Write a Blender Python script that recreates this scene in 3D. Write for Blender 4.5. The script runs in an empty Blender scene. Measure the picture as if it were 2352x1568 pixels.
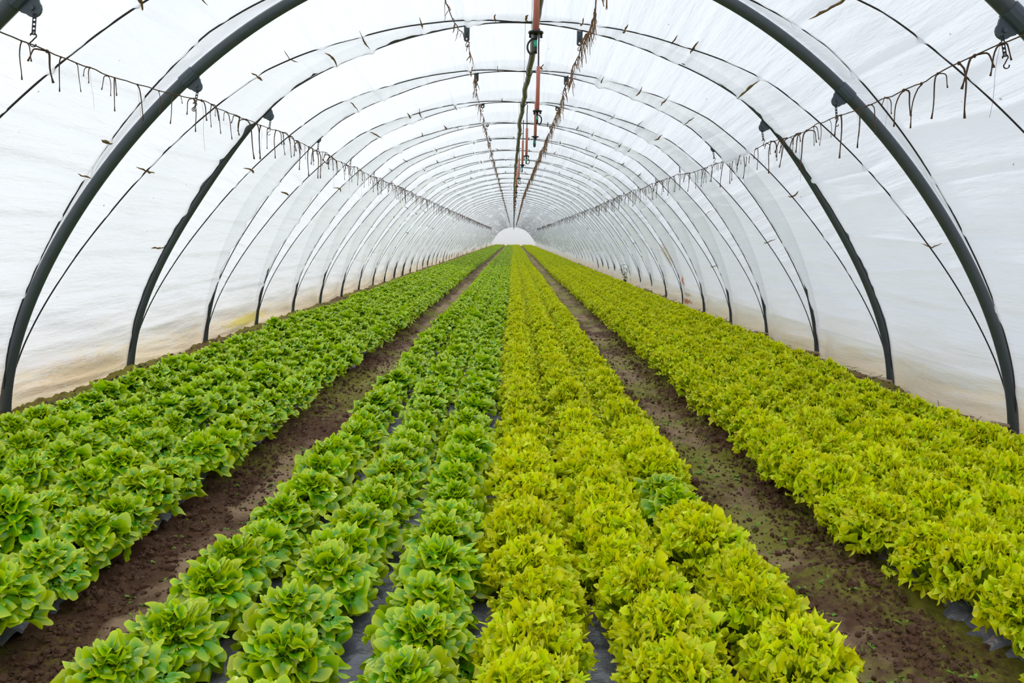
import bpy, math, random
import numpy as np
from mathutils import Matrix, Vector

random.seed(7)
RNG = np.random.default_rng(11)
SC = bpy.context.scene
COL = SC.collection
PI = math.pi

# ------------------------------------------------------------------ camera
F = 1960.0
CAMZ = 1.18
VPX, VPY, ROLL = 1180.0, 546.0, math.radians(1.3)


def cam_axes():
    y = np.array([(VPX - 1176) / F, -(VPY - 784) / F, 1.0]); y /= np.linalg.norm(y)
    z = np.array([math.sin(ROLL), math.cos(ROLL), 0.0]); z -= y * z.dot(y); z /= np.linalg.norm(z)
    return -np.cross(y, z), y, z          # world X, Y, Z in (right, up, forward)


AX, AY, AZ = cam_axes()


def proj(x, y, z):
    z = z - CAMZ
    c = x * AX + y * AY + z * AZ
    return 1176 + F * c[0] / c[2], 784 - F * c[1] / c[2]


cam_data = bpy.data.cameras.new('camera')
cam_data.sensor_fit = 'HORIZONTAL'; cam_data.sensor_width = 36.0; cam_data.lens = 36.0 * F / 2352.0
cam_data.clip_start = 0.05; cam_data.clip_end = 600
cam = bpy.data.objects.new('camera', cam_data); COL.objects.link(cam)
right = Vector((AX[0], AY[0], AZ[0])); up = Vector((AX[1], AY[1], AZ[1])); fwd = Vector((AX[2], AY[2], AZ[2]))
M = Matrix((right, up, -fwd)).transposed().to_4x4(); M.translation = (0, 0, CAMZ)
cam.matrix_world = M
SC.camera = cam

# ------------------------------------------------------------------ helpers


def hash2(ix, iy, seed):
    h = (ix.astype(np.int64) * 374761393 + iy.astype(np.int64) * 668265263 + seed * 974634763) & 0xFFFFFFFF
    h = ((h ^ (h >> 13)) * 1274126177) & 0xFFFFFFFF
    h = h ^ (h >> 16)
    return (h & 0xFFFF) / 65535.0


def vnoise(x, y, seed=0):
    x = np.asarray(x, float); y = np.asarray(y, float)
    ix = np.floor(x); iy = np.floor(y); fx = x - ix; fy = y - iy
    fx = fx * fx * (3 - 2 * fx); fy = fy * fy * (3 - 2 * fy)
    a = hash2(ix, iy, seed); b = hash2(ix + 1, iy, seed); c = hash2(ix, iy + 1, seed); d = hash2(ix + 1, iy + 1, seed)
    return (a + (b - a) * fx + (c - a) * fy + (a - b - c + d) * fx * fy) * 2 - 1


def fbm(x, y, seed=0, oct=4, gain=.5):
    s = 0; a = 1.0
    for i in range(oct):
        s = s + a * vnoise(x * 2 ** i, y * 2 ** i, seed + i * 17); a *= gain
    return s


class MB:
    """collects vertices and faces, builds one mesh object"""

    def __init__(self):
        self.V = []; self.Q = []; self.T = []; self.n = 0; self.C = []; self.UV = None; self.mi = []

    def add(self, V, Q=None, T=None, col=None):
        V = np.asarray(V, float).reshape(-1, 3)
        if Q is not None and len(Q): self.Q.append(np.asarray(Q, np.int64).reshape(-1, 4) + self.n)
        if T is not None and len(T): self.T.append(np.asarray(T, np.int64).reshape(-1, 3) + self.n)
        self.V.append(V); self.n += len(V)
        if col is not None:
            c = np.asarray(col, float)
            self.C.append(np.broadcast_to(c, (len(V), c.shape[-1])))
        return self

    def mesh(self, name, smooth=True):
        me = bpy.data.meshes.new(name)
        V = np.concatenate(self.V)
        Q = np.concatenate(self.Q) if self.Q else np.zeros((0, 4), np.int64)
        T = np.concatenate(self.T) if self.T else np.zeros((0, 3), np.int64)
        me.vertices.add(len(V)); me.vertices.foreach_set('co', V.astype(np.float32).ravel())
        nl = Q.size + T.size
        me.loops.add(nl); me.loops.foreach_set('vertex_index', np.concatenate([Q.ravel(), T.ravel()]).astype(np.int32))
        np_ = len(Q) + len(T)
        me.polygons.add(np_)
        st = np.concatenate([np.arange(len(Q)) * 4, Q.size + np.arange(len(T)) * 3]).astype(np.int32)
        me.polygons.foreach_set('loop_start', st)
        me.update(calc_edges=True)
        me.polygons.foreach_set('use_smooth', np.full(np_, smooth, bool))
        if self.C:
            C = np.concatenate(self.C)
            if C.shape[1] == 3: C = np.c_[C, np.ones(len(C))]
            at = me.attributes.new('tint', 'FLOAT_COLOR', 'POINT')
            at.data.foreach_set('color', C.astype(np.float32).ravel())
        if self.UV is not None:
            uv = me.uv_layers.new(name='UVMap')
            li = np.concatenate([Q.ravel(), T.ravel()])
            uv.data.foreach_set('uv', self.UV[li].astype(np.float32).ravel())
        me.validate()
        return me

    def build(self, name, mat, parent=None, smooth=True):
        return link(name, self.mesh(name, smooth), mat, parent)


def link(name, me, mat=None, parent=None):
    o = bpy.data.objects.new(name, me); COL.objects.link(o)
    if mat is not None and me is not None and len(me.materials) == 0: me.materials.append(mat)
    if parent is not None: o.parent = parent
    return o


def tag(o, label=None, cat=None, group=None, kind=None):
    if label: o['label'] = label
    if cat: o['category'] = cat
    if group: o['group'] = group
    if kind: o['kind'] = kind
    return o


def empty(name, loc=(0, 0, 0)):
    o = bpy.data.objects.new(name, None); COL.objects.link(o); o.location = loc; o.empty_display_size = .05
    return o


def copy_tree(o, parent=None):
    c = o.copy(); COL.objects.link(c)
    if parent is not None: c.parent = parent
    for ch in list(o.children): copy_tree(ch, c)
    return c


def tube(P, r, n=8, cap=True):
    P = np.asarray(P, float); m = len(P); r = np.broadcast_to(np.asarray(r, float), (m,))
    T = np.gradient(P, axis=0); T /= np.maximum(np.linalg.norm(T, axis=1, keepdims=True), 1e-9)
    ref = np.array([0, 0, 1.0]) if abs(T[0][2]) < .9 else np.array([1.0, 0, 0])
    N = np.zeros_like(P); a = np.cross(T[0], ref); a /= np.linalg.norm(a); N[0] = a
    for i in range(1, m):
        a = N[i - 1] - T[i] * N[i - 1].dot(T[i]); N[i] = a / max(np.linalg.norm(a), 1e-9)
    B = np.cross(T, N)
    ang = np.arange(n) / n * 2 * PI
    V = P[:, None] + r[:, None, None] * (np.cos(ang)[None, :, None] * N[:, None] + np.sin(ang)[None, :, None] * B[:, None])
    i, j = np.meshgrid(np.arange(m - 1), np.arange(n), indexing='ij')
    Q = np.stack([i * n + j, i * n + (j + 1) % n, (i + 1) * n + (j + 1) % n, (i + 1) * n + j], -1).reshape(-1, 4)
    V = V.reshape(-1, 3); Tr = []
    if cap:
        V = np.vstack([V, P[0], P[-1]])
        for k in range(n):
            Tr.append((m * n, (k + 1) % n, k)); Tr.append((m * n + 1, (m - 1) * n + k, (m - 1) * n + (k + 1) % n))
    return V, Q, np.array(Tr) if Tr else None


def grid(nx, ny):
    i, j = np.meshgrid(np.arange(ny - 1), np.arange(nx - 1), indexing='ij')
    return np.stack([i * nx + j, i * nx + j + 1, (i + 1) * nx + j + 1, (i + 1) * nx + j], -1).reshape(-1, 4)


def prism(poly, y0, y1, holes=0):
    """polygon in xz extruded along y, as a fan (convex outline)"""
    poly = np.asarray(poly, float); n = len(poly)
    V = np.r_[np.c_[poly[:, 0], np.full(n, y0), poly[:, 1]], np.c_[poly[:, 0], np.full(n, y1), poly[:, 1]]]
    c = poly.mean(0); V = np.vstack([V, (c[0], y0, c[1]), (c[0], y1, c[1])])
    Q = [(k, (k + 1) % n, n + (k + 1) % n, n + k) for k in range(n)]
    T = [(2 * n, (k + 1) % n, k) for k in range(n)] + [(2 * n + 1, n + k, n + (k + 1) % n) for k in range(n)]
    return V, np.array(Q), np.array(T)


def ring_plate(outer, inner, y0, y1):
    """plate with one hole: both outlines have the same number of points, xz plane"""
    n = len(outer); o = np.asarray(outer); i = np.asarray(inner)
    V = np.vstack([np.c_[p[:, 0], np.full(n, y), p[:, 1]] for y in (y0, y1) for p in (o, i)])
    Q = []
    for k in range(n):
        l = (k + 1) % n
        Q += [(k, n + k, n + l, l), (2 * n + k, 2 * n + l, 3 * n + l, 3 * n + k), (k, l, 2 * n + l, 2 * n + k), (n + k, 3 * n + k, 3 * n + l, n + l)]
    return V, np.array(Q), None


def box(c, s):
    c = np.asarray(c, float); s = np.asarray(s, float) / 2
    V = np.array([(x, y, z) for x in (-1, 1) for y in (-1, 1) for z in (-1, 1)]) * s + c
    Q = [(0, 1, 3, 2), (4, 6, 7, 5), (0, 4, 5, 1), (2, 3, 7, 6), (0, 2, 6, 4), (1, 5, 7, 3)]
    return V, np.array(Q), None


def cat(o_, *parts):
    for p in parts: o_.add(*p)
    return o_


ORD = ['', 'first', 'second', 'third', 'fourth', 'fifth', 'sixth', 'seventh', 'eighth', 'ninth', 'tenth', 'eleventh', 'twelfth']


def nth(n):
    if n < len(ORD): return ORD[n]
    s = 'th' if n % 100 in (11, 12, 13) else {1: 'st', 2: 'nd', 3: 'rd'}.get(n % 10, 'th')
    return f'{n}{s}'


# ------------------------------------------------------------------ materials


def new_mat(name):
    m = bpy.data.materials.new(name); m.use_nodes = True
    nt = m.node_tree; nt.nodes.clear()
    out = nt.nodes.new('ShaderNodeOutputMaterial')
    return m, nt, out


def N(nt, t, **kw):
    n = nt.nodes.new(t)
    for k, v in kw.items():
        if k in n.inputs: n.inputs[k].default_value = v
        else: setattr(n, k, v)
    return n


def ramp(nt, fac, stops, interp='LINEAR'):
    r = nt.nodes.new('ShaderNodeValToRGB'); r.color_ramp.interpolation = interp
    e = r.color_ramp.elements
    while len(e) < len(stops): e.new(.5)
    for k, (p, c) in enumerate(stops):
        e[k].position = p; e[k].color = c if len(c) == 4 else (*c, 1)
    nt.links.new(fac, r.inputs[0]); return r.outputs[0]


def mixc(nt, fac, a, b):
    n = nt.nodes.new('ShaderNodeMix'); n.data_type = 'RGBA'
    for k, v in ((0, fac), (6, a), (7, b)):
        if isinstance(v, (tuple, list)): n.inputs[k].default_value = (*v, 1) if len(v) == 3 else v
        elif isinstance(v, (int, float)): n.inputs[k].default_value = v
        else: nt.links.new(v, n.inputs[k])
    return n.outputs[2]


def math_(nt, op, a, b=0.0, clamp=False):
    n = nt.nodes.new('ShaderNodeMath'); n.operation = op; n.use_clamp = clamp
    for k, v in ((0, a), (1, b)):
        if isinstance(v, (int, float)): n.inputs[k].default_value = v
        else: nt.links.new(v, n.inputs[k])
    return n.outputs[0]


def noise(nt, vec, scale, detail=4, rough=.55, scl=None):
    if scl is not None:
        mp = nt.nodes.new('ShaderNodeMapping'); mp.inputs['Scale'].default_value = scl
        nt.links.new(vec, mp.inputs[0]); vec = mp.outputs[0]
    n = nt.nodes.new('ShaderNodeTexNoise'); n.inputs['Scale'].default_value = scale
    n.inputs['Detail'].default_value = detail; n.inputs['Roughness'].default_value = rough
    nt.links.new(vec, n.inputs['Vector']); return n.outputs[0]


def simple(name, col, rough=.5, metal=0.0, var=.25, scale=30, bump=.0, spec=.5):
    m, nt, out = new_mat(name)
    p = N(nt, 'ShaderNodeBsdfPrincipled'); tc = N(nt, 'ShaderNodeTexCoord')
    f = noise(nt, tc.outputs['Object'], scale)
    c = mixc(nt, f, tuple(x * (1 - var) for x in col), tuple(min(1, x * (1 + var)) for x in col))
    nt.links.new(c, p.inputs['Base Color'])
    p.inputs['Roughness'].default_value = rough; p.inputs['Metallic'].default_value = metal
    p.inputs['Specular IOR Level'].default_value = spec
    if bump:
        b = N(nt, 'ShaderNodeBump', Strength=bump); b.inputs['Distance'].default_value = .01
        nt.links.new(f, b.inputs['Height']); nt.links.new(b.outputs[0], p.inputs['Normal'])
    nt.links.new(p.outputs[0], out.inputs[0]); return m


def film_material():
    m, nt, out = new_mat('greenhouse_film')
    L = nt.links.new
    tc = N(nt, 'ShaderNodeTexCoord'); obj = tc.outputs['Object']; uv = tc.outputs['UV']
    sep = N(nt, 'ShaderNodeSeparateXYZ'); L(obj, sep.inputs[0])
    h = sep.outputs['Z']
    # soil dirt on the lower hem: a band with a ragged upper edge
    n1 = noise(nt, uv, 3.0, 6, .65, (4.0, 1.0, 1))
    edge = math_(nt, 'ADD', h, math_(nt, 'MULTIPLY', math_(nt, 'SUBTRACT', n1, .5), .55))
    dirt = ramp(nt, edge, [(0.0, (1, 1, 1)), (.14, (.75, .75, .75)), (.30, (.18, .18, .18)), (.55, (0, 0, 0))])
    n2 = noise(nt, uv, 9.0, 6, .7, (5.0, 1.0, 1))
    blot = ramp(nt, n2, [(.55, (0, 0, 0)), (.75, (1, 1, 1))])
    base = mixc(nt, noise(nt, uv, 1.2, 4, .6), (.755, .775, .815), (.85, .862, .885))
    dcol = mixc(nt, n2, (.80, .54, .27), (.98, .84, .62))
    c = mixc(nt, math_(nt, 'MULTIPLY', dirt, .8), base, dcol)
    dark = mixc(nt, math_(nt, 'MULTIPLY', math_(nt, 'MULTIPLY', dirt, blot), .6), c, (.42, .27, .12))
    c = dark
    # stains with a place of their own (rust smears, algae)
    for (px, py, pz), (sx, sy, sz), col, amt in [
        ((3.25, 15.6, .47), (.5, .24, .11), (.55, .10, .04), .95),
        ((3.25, 15.35, .12), (.5, .40, .06), (.45, .10, .03), .95),
        ((3.25, 15.35, .24), (.5, .36, .05), (.35, .24, .18), .7),
        ((3.2, 16.3, .95), (.6, .5, .28), (.38, .27, .10), .7),
        ((3.2, 18.2, 1.2), (.6, .5, .2), (.45, .36, .16), .5),
        ((-3.2, 10.3, .13), (.6, .9, .09), (.75, .62, .12), .85),
        ((-3.2, 6.4, .12), (.7, .7, .11), (.68, .48, .22), .45)]:
        mp = N(nt, 'ShaderNodeMapping'); mp.inputs['Location'].default_value = (-px / sx, -py / sy, -pz / sz)
        mp.inputs['Scale'].default_value = (1 / sx, 1 / sy, 1 / sz); L(obj, mp.inputs[0])
        ln = N(nt, 'ShaderNodeVectorMath'); ln.operation = 'LENGTH'; L(mp.outputs[0], ln.inputs[0])
        w = math_(nt, 'ADD', ln.outputs['Value'], math_(nt, 'MULTIPLY', math_(nt, 'SUBTRACT', noise(nt, uv, 11, 6, .7, (4, 1.2, 1)), .5), 2.6))
        f = ramp(nt, w, [(.55, (1, 1, 1)), (1.0, (0, 0, 0))])
        c = mixc(nt, math_(nt, 'MULTIPLY', f, amt), c, col)
    # small dark specks
    v = N(nt, 'ShaderNodeTexVoronoi'); v.inputs['Scale'].default_value = 4.2; L(uv, v.inputs['Vector'])
    sp = ramp(nt, v.outputs['Distance'], [(.020, (1, 1, 1)), (.034, (0, 0, 0))])
    c = mixc(nt, math_(nt, 'MULTIPLY', sp, .7), c, (.12, .10, .08))
    # bump: wrinkles along the tunnel and faint drip streaks round the arch
    b1 = noise(nt, uv, 1.0, 5, .6, (9.0, 1.1, 1)); b2 = noise(nt, uv, 1.0, 3, .5, (2.0, 42.0, 1))
    b3 = noise(nt, uv, 1.0, 4, .6, (30.0, 5.0, 1))
    hh = math_(nt, 'ADD', math_(nt, 'ADD', math_(nt, 'MULTIPLY', b1, 1.0), math_(nt, 'MULTIPLY', b2, .10)), math_(nt, 'MULTIPLY', b3, .22))
    bp = N(nt, 'ShaderNodeBump', Strength=1.0); bp.inputs['Distance'].default_value = .03; L(hh, bp.inputs['Height'])
    tr = N(nt, 'ShaderNodeBsdfTranslucent'); L(c, tr.inputs[0]); L(bp.outputs[0], tr.inputs['Normal'])
    df = N(nt, 'ShaderNodeBsdfDiffuse'); L(c, df.inputs[0]); L(bp.outputs[0], df.inputs['Normal'])
    gl = N(nt, 'ShaderNodeBsdfGlossy', Roughness=.22); gl.inputs[0].default_value = (1, 1, 1, 1); L(bp.outputs[0], gl.inputs['Normal'])
    tp = N(nt, 'ShaderNodeBsdfTransparent'); tp.inputs[0].default_value = (.97, .98, 1, 1)
    m1 = N(nt, 'ShaderNodeMixShader'); m1.inputs[0].default_value = .26; L(tr.outputs[0], m1.inputs[1]); L(df.outputs[0], m1.inputs[2])
    ge = N(nt, 'ShaderNodeNewGeometry'); fr = N(nt, 'ShaderNodeFresnel')
    L(math_(nt, 'SUBTRACT', 1.38, math_(nt, 'MULTIPLY', ge.outputs['Backfacing'], 1.38 - 1 / 1.38)), fr.inputs['IOR'])
    m2 = N(nt, 'ShaderNodeMixShader'); L(math_(nt, 'MULTIPLY', fr.outputs[0], .55), m2.inputs[0]); L(m1.outputs[0], m2.inputs[1]); L(gl.outputs[0], m2.inputs[2])
    m3 = N(nt, 'ShaderNodeMixShader'); m3.inputs[0].default_value = .13; L(m2.outputs[0], m3.inputs[1]); L(tp.outputs[0], m3.inputs[2])
    L(m3.outputs[0], out.inputs[0]); return m


def leaf_material(name, base, mid, rim, gloss, trans, tcol, spec=.35):
    m, nt, out = new_mat(name); L = nt.links.new
    at = N(nt, 'ShaderNodeAttribute'); at.attribute_name = 'tint'
    sep = N(nt, 'ShaderNodeSeparateColor'); L(at.outputs['Color'], sep.inputs[0])
    rho, rnd = sep.outputs[0], sep.outputs[1]
    c = ramp(nt, rho, [(0.0, base), (.40, mid), (.66, mid), (1.0, rim)])
    oi = N(nt, 'ShaderNodeObjectInfo')
    hs = N(nt, 'ShaderNodeHueSaturation'); L(c, hs.inputs['Color'])
    L(math_(nt, 'ADD', .482, math_(nt, 'MULTIPLY', rnd, .034)), hs.inputs['Hue'])
    L(math_(nt, 'ADD', .84, math_(nt, 'ADD', math_(nt, 'MULTIPLY', rnd, .22), math_(nt, 'MULTIPLY', oi.outputs['Random'], .12))), hs.inputs['Value'])
    tc = N(nt, 'ShaderNodeTexCoord')
    nz = noise(nt, tc.outputs['Object'], 55, 3)
    bp = N(nt, 'ShaderNodeBump', Strength=.35); bp.inputs['Distance'].default_value = .004; L(nz, bp.inputs['Height'])
    p = N(nt, 'ShaderNodeBsdfPrincipled'); L(hs.outputs[0], p.inputs['Base Color'])
    p.inputs['Roughness'].default_value = gloss; p.inputs['Specular IOR Level'].default_value = spec; L(bp.outputs[0], p.inputs['Normal'])
    t = N(nt, 'ShaderNodeBsdfTranslucent'); L(mixc(nt, .5, hs.outputs[0], tcol), t.inputs[0])
    mx = N(nt, 'ShaderNodeMixShader'); mx.inputs[0].default_value = trans; L(p.outputs[0], mx.inputs[1]); L(t.outputs[0], mx.inputs[2])
    L(mx.outputs[0], out.inputs[0]); return m


def soil_material():
    m, nt, out = new_mat('soil'); L = nt.links.new
    tc = N(nt, 'ShaderNodeTexCoord'); o = tc.outputs['Object']
    at = N(nt, 'ShaderNodeAttribute'); at.attribute_name = 'tint'
    sep = N(nt, 'ShaderNodeSeparateColor'); L(at.outputs['Color'], sep.inputs[0])
    flat, moss = sep.outputs[0], sep.outputs[1]
    n1 = noise(nt, o, 34, 7, .7); n2 = noise(nt, o, 6, 5, .6)
    crumb = mixc(nt, n1, (.045, .018, .008), (.21, .10, .045))
    mud = mixc(nt, n2, (.25, .145, .075), (.50, .34, .20))
    f = ramp(nt, math_(nt, 'ADD', flat, math_(nt, 'MULTIPLY', math_(nt, 'SUBTRACT', n2, .5), 1.3)), [(.35, (0, 0, 0)), (.75, (1, 1, 1))])
    c = mixc(nt, f, crumb, mud)
    n3 = noise(nt, o, 13, 6, .75)
    mf = ramp(nt, math_(nt, 'ADD', math_(nt, 'MULTIPLY', moss, .55), math_(nt, 'MULTIPLY', n3, .75)), [(.63, (0, 0, 0)), (.80, (1, 1, 1))])
    c = mixc(nt, math_(nt, 'MULTIPLY', mf, .75), c, mixc(nt, n1, (.15, .15, .012), (.42, .43, .03)))
    p = N(nt, 'ShaderNodeBsdfPrincipled'); L(c, p.inputs['Base Color']); p.inputs['Roughness'].default_value = .75
    p.inputs['Specular IOR Level'].default_value = .35
    bp = N(nt, 'ShaderNodeBump', Strength=.9); bp.inputs['Distance'].default_value = .012; L(noise(nt, o, 60, 6, .7), bp.inputs['Height'])
    L(bp.outputs[0], p.inputs['Normal']); L(p.outputs[0], out.inputs[0]); return m


def mulch_material():
    m, nt, out = new_mat('mulch_plastic'); L = nt.links.new
    tc = N(nt, 'ShaderNodeTexCoord'); o = tc.outputs['Object']
    n1 = noise(nt, o, 5, 6, .7, (2.2, 1, 1)); n2 = noise(nt, o, 40, 4, .6)
    c = mixc(nt, n2, (.13, .13, .165), (.22, .22, .27))
    d = ramp(nt, n1, [(.53, (0, 0, 0)), (.70, (1, 1, 1))])
    c = mixc(nt, math_(nt, 'MULTIPLY', d, .7), c, mixc(nt, n2, (.30, .18, .09), (.55, .40, .27)))
    p = N(nt, 'ShaderNodeBsdfPrincipled'); L(c, p.inputs['Base Color'])
    L(math_(nt, 'ADD', .24, math_(nt, 'MULTIPLY', d, .4)), p.inputs['Roughness']); p.inputs['Specular IOR Level'].default_value = .9
    bp = N(nt, 'ShaderNodeBump', Strength=.6); bp.inputs['Distance'].default_value = .02; L(noise(nt, o, 14, 4, .6, (1, 2.5, 1)), bp.inputs['Height'])
    L(bp.outputs[0], p.inputs['Normal']); L(p.outputs[0], out.inputs[0]); return m


M_FILM = film_material()
M_OAK = leaf_material('oak_leaf_green', (.26, .46, .02), (.155, .44, .003), (.70, .82, .004), .20, .25, (.55, .80, .004), .75)
M_FRILL = leaf_material('frilled_leaf_green', (.46, .68, .008), (.62, .80, .003), (.95, .96, .004), .27, .30, (.92, .97, .004), .45)
M_SOIL = soil_material()
M_MULCH = mulch_material()
M_PIPE = simple('painted_steel', (.055, .068, .075), .42, .0, .2, 25, .1)
M_ROPE = simple('dark_rope', (.030, .026, .024), .8, 0, .3, 80)
M_PLATE = simple('grey_plate', (.055, .075, .09), .5, 0, .15, 20)
M_BLACK = simple('black_plastic', (.012, .013, .018), .4, 0, .2, 40)
M_RUST = simple('rusty_wire', (.045, .030, .020), .55, .4, .4, 60)
M_TWINE = simple('brown_twine', (.095, .055, .030), .85, 0, .5, 60)
M_RAFFIA = simple('raffia_brown', (.22, .115, .05), .8, 0, .6, 45)
M_HOSE = simple('olive_hose', (.085, .075, .045), .45, 0, .35, 12)
M_PINK = simple('pink_tube', (.62, .20, .15), .4, 0, .12, 25)
M_GREEN = simple('green_plastic', (.03, .42, .27), .35, 0, .1, 30)
M_DEBRIS = simple('brown_leaf_debris', (.20, .115, .035), .85, 0, .8, 25)
M_CLOD = simple('soil_crumb', (.105, .048, .022), .85, 0, .55, 22, .5)
M_SEED = leaf_material('seedling_green', (.14, .30, .03), (.20, .38, .03), (.30, .46, .04), .5, .25, (.4, .6, .05))
M_WEED = leaf_material('weed_green', (.05, .11, .02), (.08, .17, .025), (.13, .22, .035), .5, .2, (.2, .35, .03))
M_STRAW = simple('dry_straw', (.33, .21, .12), .8, 0, .5, 20)
M_WOOD = simple('weathered_wood', (.40, .30, .20), .8, 0, .3, 30, .3)

# ------------------------------------------------------------------ tunnel section
BAY = 1.8
N0, N1 = -3, 70
CZ = -1.63 + CAMZ
pts = np.array([(3.255, -1.14), (3.11, -.62), (2.975, -.30), (2.715, .15), (2.405, .565), (2.035, .93), (1.65, 1.205), (1.24, 1.43), (.455, 1.735), (0, 1.79)])
th = np.arctan2(pts[:, 0], pts[:, 1] + 1.63); rr = np.hypot(pts[:, 0], pts[:, 1] + 1.63)
co = np.polyfit(th ** 2, rr, 3)
tt = np.linspace(-1.62, 1.62, 4001)
RR = np.polyval(co, tt ** 2); ax_, az_ = RR * np.sin(tt), CZ + RR * np.cos(tt)
k_ = np.where(az_ > -.02)[0]; ax_, az_ = ax_[k_], az_[k_]
s_ = np.r_[0, np.cumsum(np.hypot(np.diff(ax_), np.diff(az_)))]
S_TOT = s_[-1]; u_ = s_ / S_TOT
tx_, tz_ = np.gradient(ax_, s_), np.gradient(az_, s_)


def arch(u):
    x, z = np.interp(u, u_, ax_), np.interp(u, u_, az_)
    nx, nz = np.interp(u, u_, tz_), -np.interp(u, u_, tx_)      # inward normal
    l = np.hypot(nx, nz)
    return x, z, nx / l, nz / l


PIPE_R = .036


NET_A = np.array([0, .05, .10, .15, .25, .30, .33, .37, .43, .5])
NET_D = np.array([.035, .050, .078, .100, .118, .124, .16, .215, .258, .285])


def swell(n, a):
    """the hoops further in are a little wider at the shoulder than the first two"""
    return (.10 if n == 4 else .15 if n > 4 else 0.0) * np.exp(-((a - (.29 if n == 4 else .20)) / (.085 if n == 4 else .12)) ** 2)


def dip(t, u, n=None):
    """how far the film is pulled in by the two crossing ropes of a bay"""
    a = np.minimum(u, 1 - u); a = np.maximum(a, 1e-3); b = 1 - a
    D = np.interp(a, NET_A, NET_D)
    h0, h1 = (0, 0) if n is None else (swell(n, a), swell(n + 1, a))
    up_ = np.clip(t / a, 0, 1) ** 1.1; dn = np.clip((1 - t) / a, 0, 1) ** 1.1
    mid = D * (1 - .12 * np.sin(PI * np.clip((t - a) / np.maximum(b - a, 1e-3), 0, 1)))
    return np.minimum(np.minimum((D + h0) * up_ - h0, (D + h1) * dn - h1), mid)


FOLDS = {}
for n in range(N0, N1):
    rg = np.random.default_rng(1000 + n)
    K = 30
    uk = (np.arange(K) + .5 + rg.uniform(-.35, .35, K)) / K
    FOLDS[n] = (uk, rg.uniform(-.012, .012, K), rg.uniform(.008, .026, K) * rg.choice([1, 1, -1], K), rg.uniform(.014, .032, K))


def film_off(n, t, u):
    """inward offset of the film in bay n at fraction t along the bay and u round the arch"""
    d = dip(t, u, n)
    a = np.minimum(u, 1 - u)
    hoopfade = 1 - np.exp(-(np.minimum(t, 1 - t) / .10) ** 2)
    uk, sl, am, sg = FOLDS[n]
    dist = np.maximum(np.maximum(a - t, t - (1 - a)), 0)
    fall = np.exp(-dist / .16)
    f = 0
    for k in range(len(uk)):
        f = f + am[k] * np.exp(-((u - uk[k] - sl[k] * (t - .5)) * S_TOT) ** 2 / (2 * sg[k] ** 2))
    y = (n + t) * BAY; s = u * S_TOT
    w = fbm(s * 4.5, y * .55, 5, 3) * .017 + fbm(s * 13, y * 1.3, 9, 2) * .004
    low = np.clip(1 - a * S_TOT / 1.1, 0, 1)
    w = w * (.7 + 1.6 * low)
    side = np.where(u > .5, .17, .07)
    bulge = side * np.sin(PI * t) ** 2.2 * np.exp(-(a * S_TOT / .42) ** 1.3)
    return -PIPE_R - .004 + d + hoopfade * (f * fall + w) + bulge


def film_point(n, t, u, extra=0.0):
    x, z, nx, nz = arch(u); o = film_off(n, t, u) + extra
    return x + nx * o, (n + t) * BAY + 0 * x, z + nz * o


FLIP = [0, 3, 2, 1]


def build_film():
    cuts = [('wall_left', 0, .27), ('ceiling', .27, .73), ('wall_right', .73, 1)]
    for nm, u0, u1 in cuts:
        V = []; Q = []; UV = []; base = 0
        mb = MB()
        for n in range(N0, N1):
            near = 1 <= n < 12
            ny, nu = (30, 680) if 2 <= n < 6 else (26, 360) if near else (12, 150)
            tot = nu
            nu = max(int(round(nu * (u1 - u0))), 4) + 1
            t = np.linspace(0, 1, ny + 1); u = np.linspace(u0, u1, nu)
            T, U = np.meshgrid(t, u, indexing='ij')
            x, y, z = film_point(n, T, U)
            z = np.where((U < .002) | (U > .998), z - .02, z)
            mb.add(np.stack([x, y, z], -1).reshape(-1, 3), grid(nu, ny + 1)[:, FLIP])
            UV.append(np.stack([U * S_TOT, y], -1).reshape(-1, 2))
        mb.UV = np.concatenate(UV)
        o = mb.build(nm, M_FILM)
        tag(o, {'wall_left': 'white translucent film wall along the oak-leaf bed', 'ceiling': 'white translucent film roof pulled down between the hoops',
                'wall_right': 'white translucent film wall along the frilled lettuce bed'}[nm], 'film', kind='structure')
    # end wall
    u = np.linspace(0, 1, 81); x, z, nx, nz = arch(u); x = x - nx * .03; z = z - nz * .03
    V = np.vstack([np.c_[x, np.full(81, N1 * BAY), z], (0, N1 * BAY, .6)])
    mb = MB(); mb.add(V, None, [(k, k + 1, 81) for k in range(80)] + [(80, 0, 81)]); mb.UV = V[:, [0, 2]]
    tag(mb.build('wall_back', M_FILM), 'white film end wall of the tunnel', 'film', kind='structure')


build_film()

# ------------------------------------------------------------------ hoops, clamps, hooks


def rot_z(V, a):
    c, s = math.cos(a), math.sin(a); V = np.asarray(V, float)
    return np.c_[V[:, 0] * c - V[:, 1] * s, V[:, 0] * s + V[:, 1] * c, V[:, 2]]


def u_at_x(x):
    h = u_ > .5 if x > 0 else u_ < .5
    kk = np.where(h & (az_ > .5 + CAMZ * 0))[0]
    return u_[kk[np.argmin(np.abs(ax_[kk] - x))]]


def xz_ring(cx, cz, r, n=12, ph=0):
    a = np.arange(n) / n * 2 * PI + ph
    return np.c_[cx + r * np.cos(a), cz + r * np.sin(a)]


SH_X = 2.02          # clamps on the shoulders
TOP_XL, TOP_XR = -.42, .50


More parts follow.
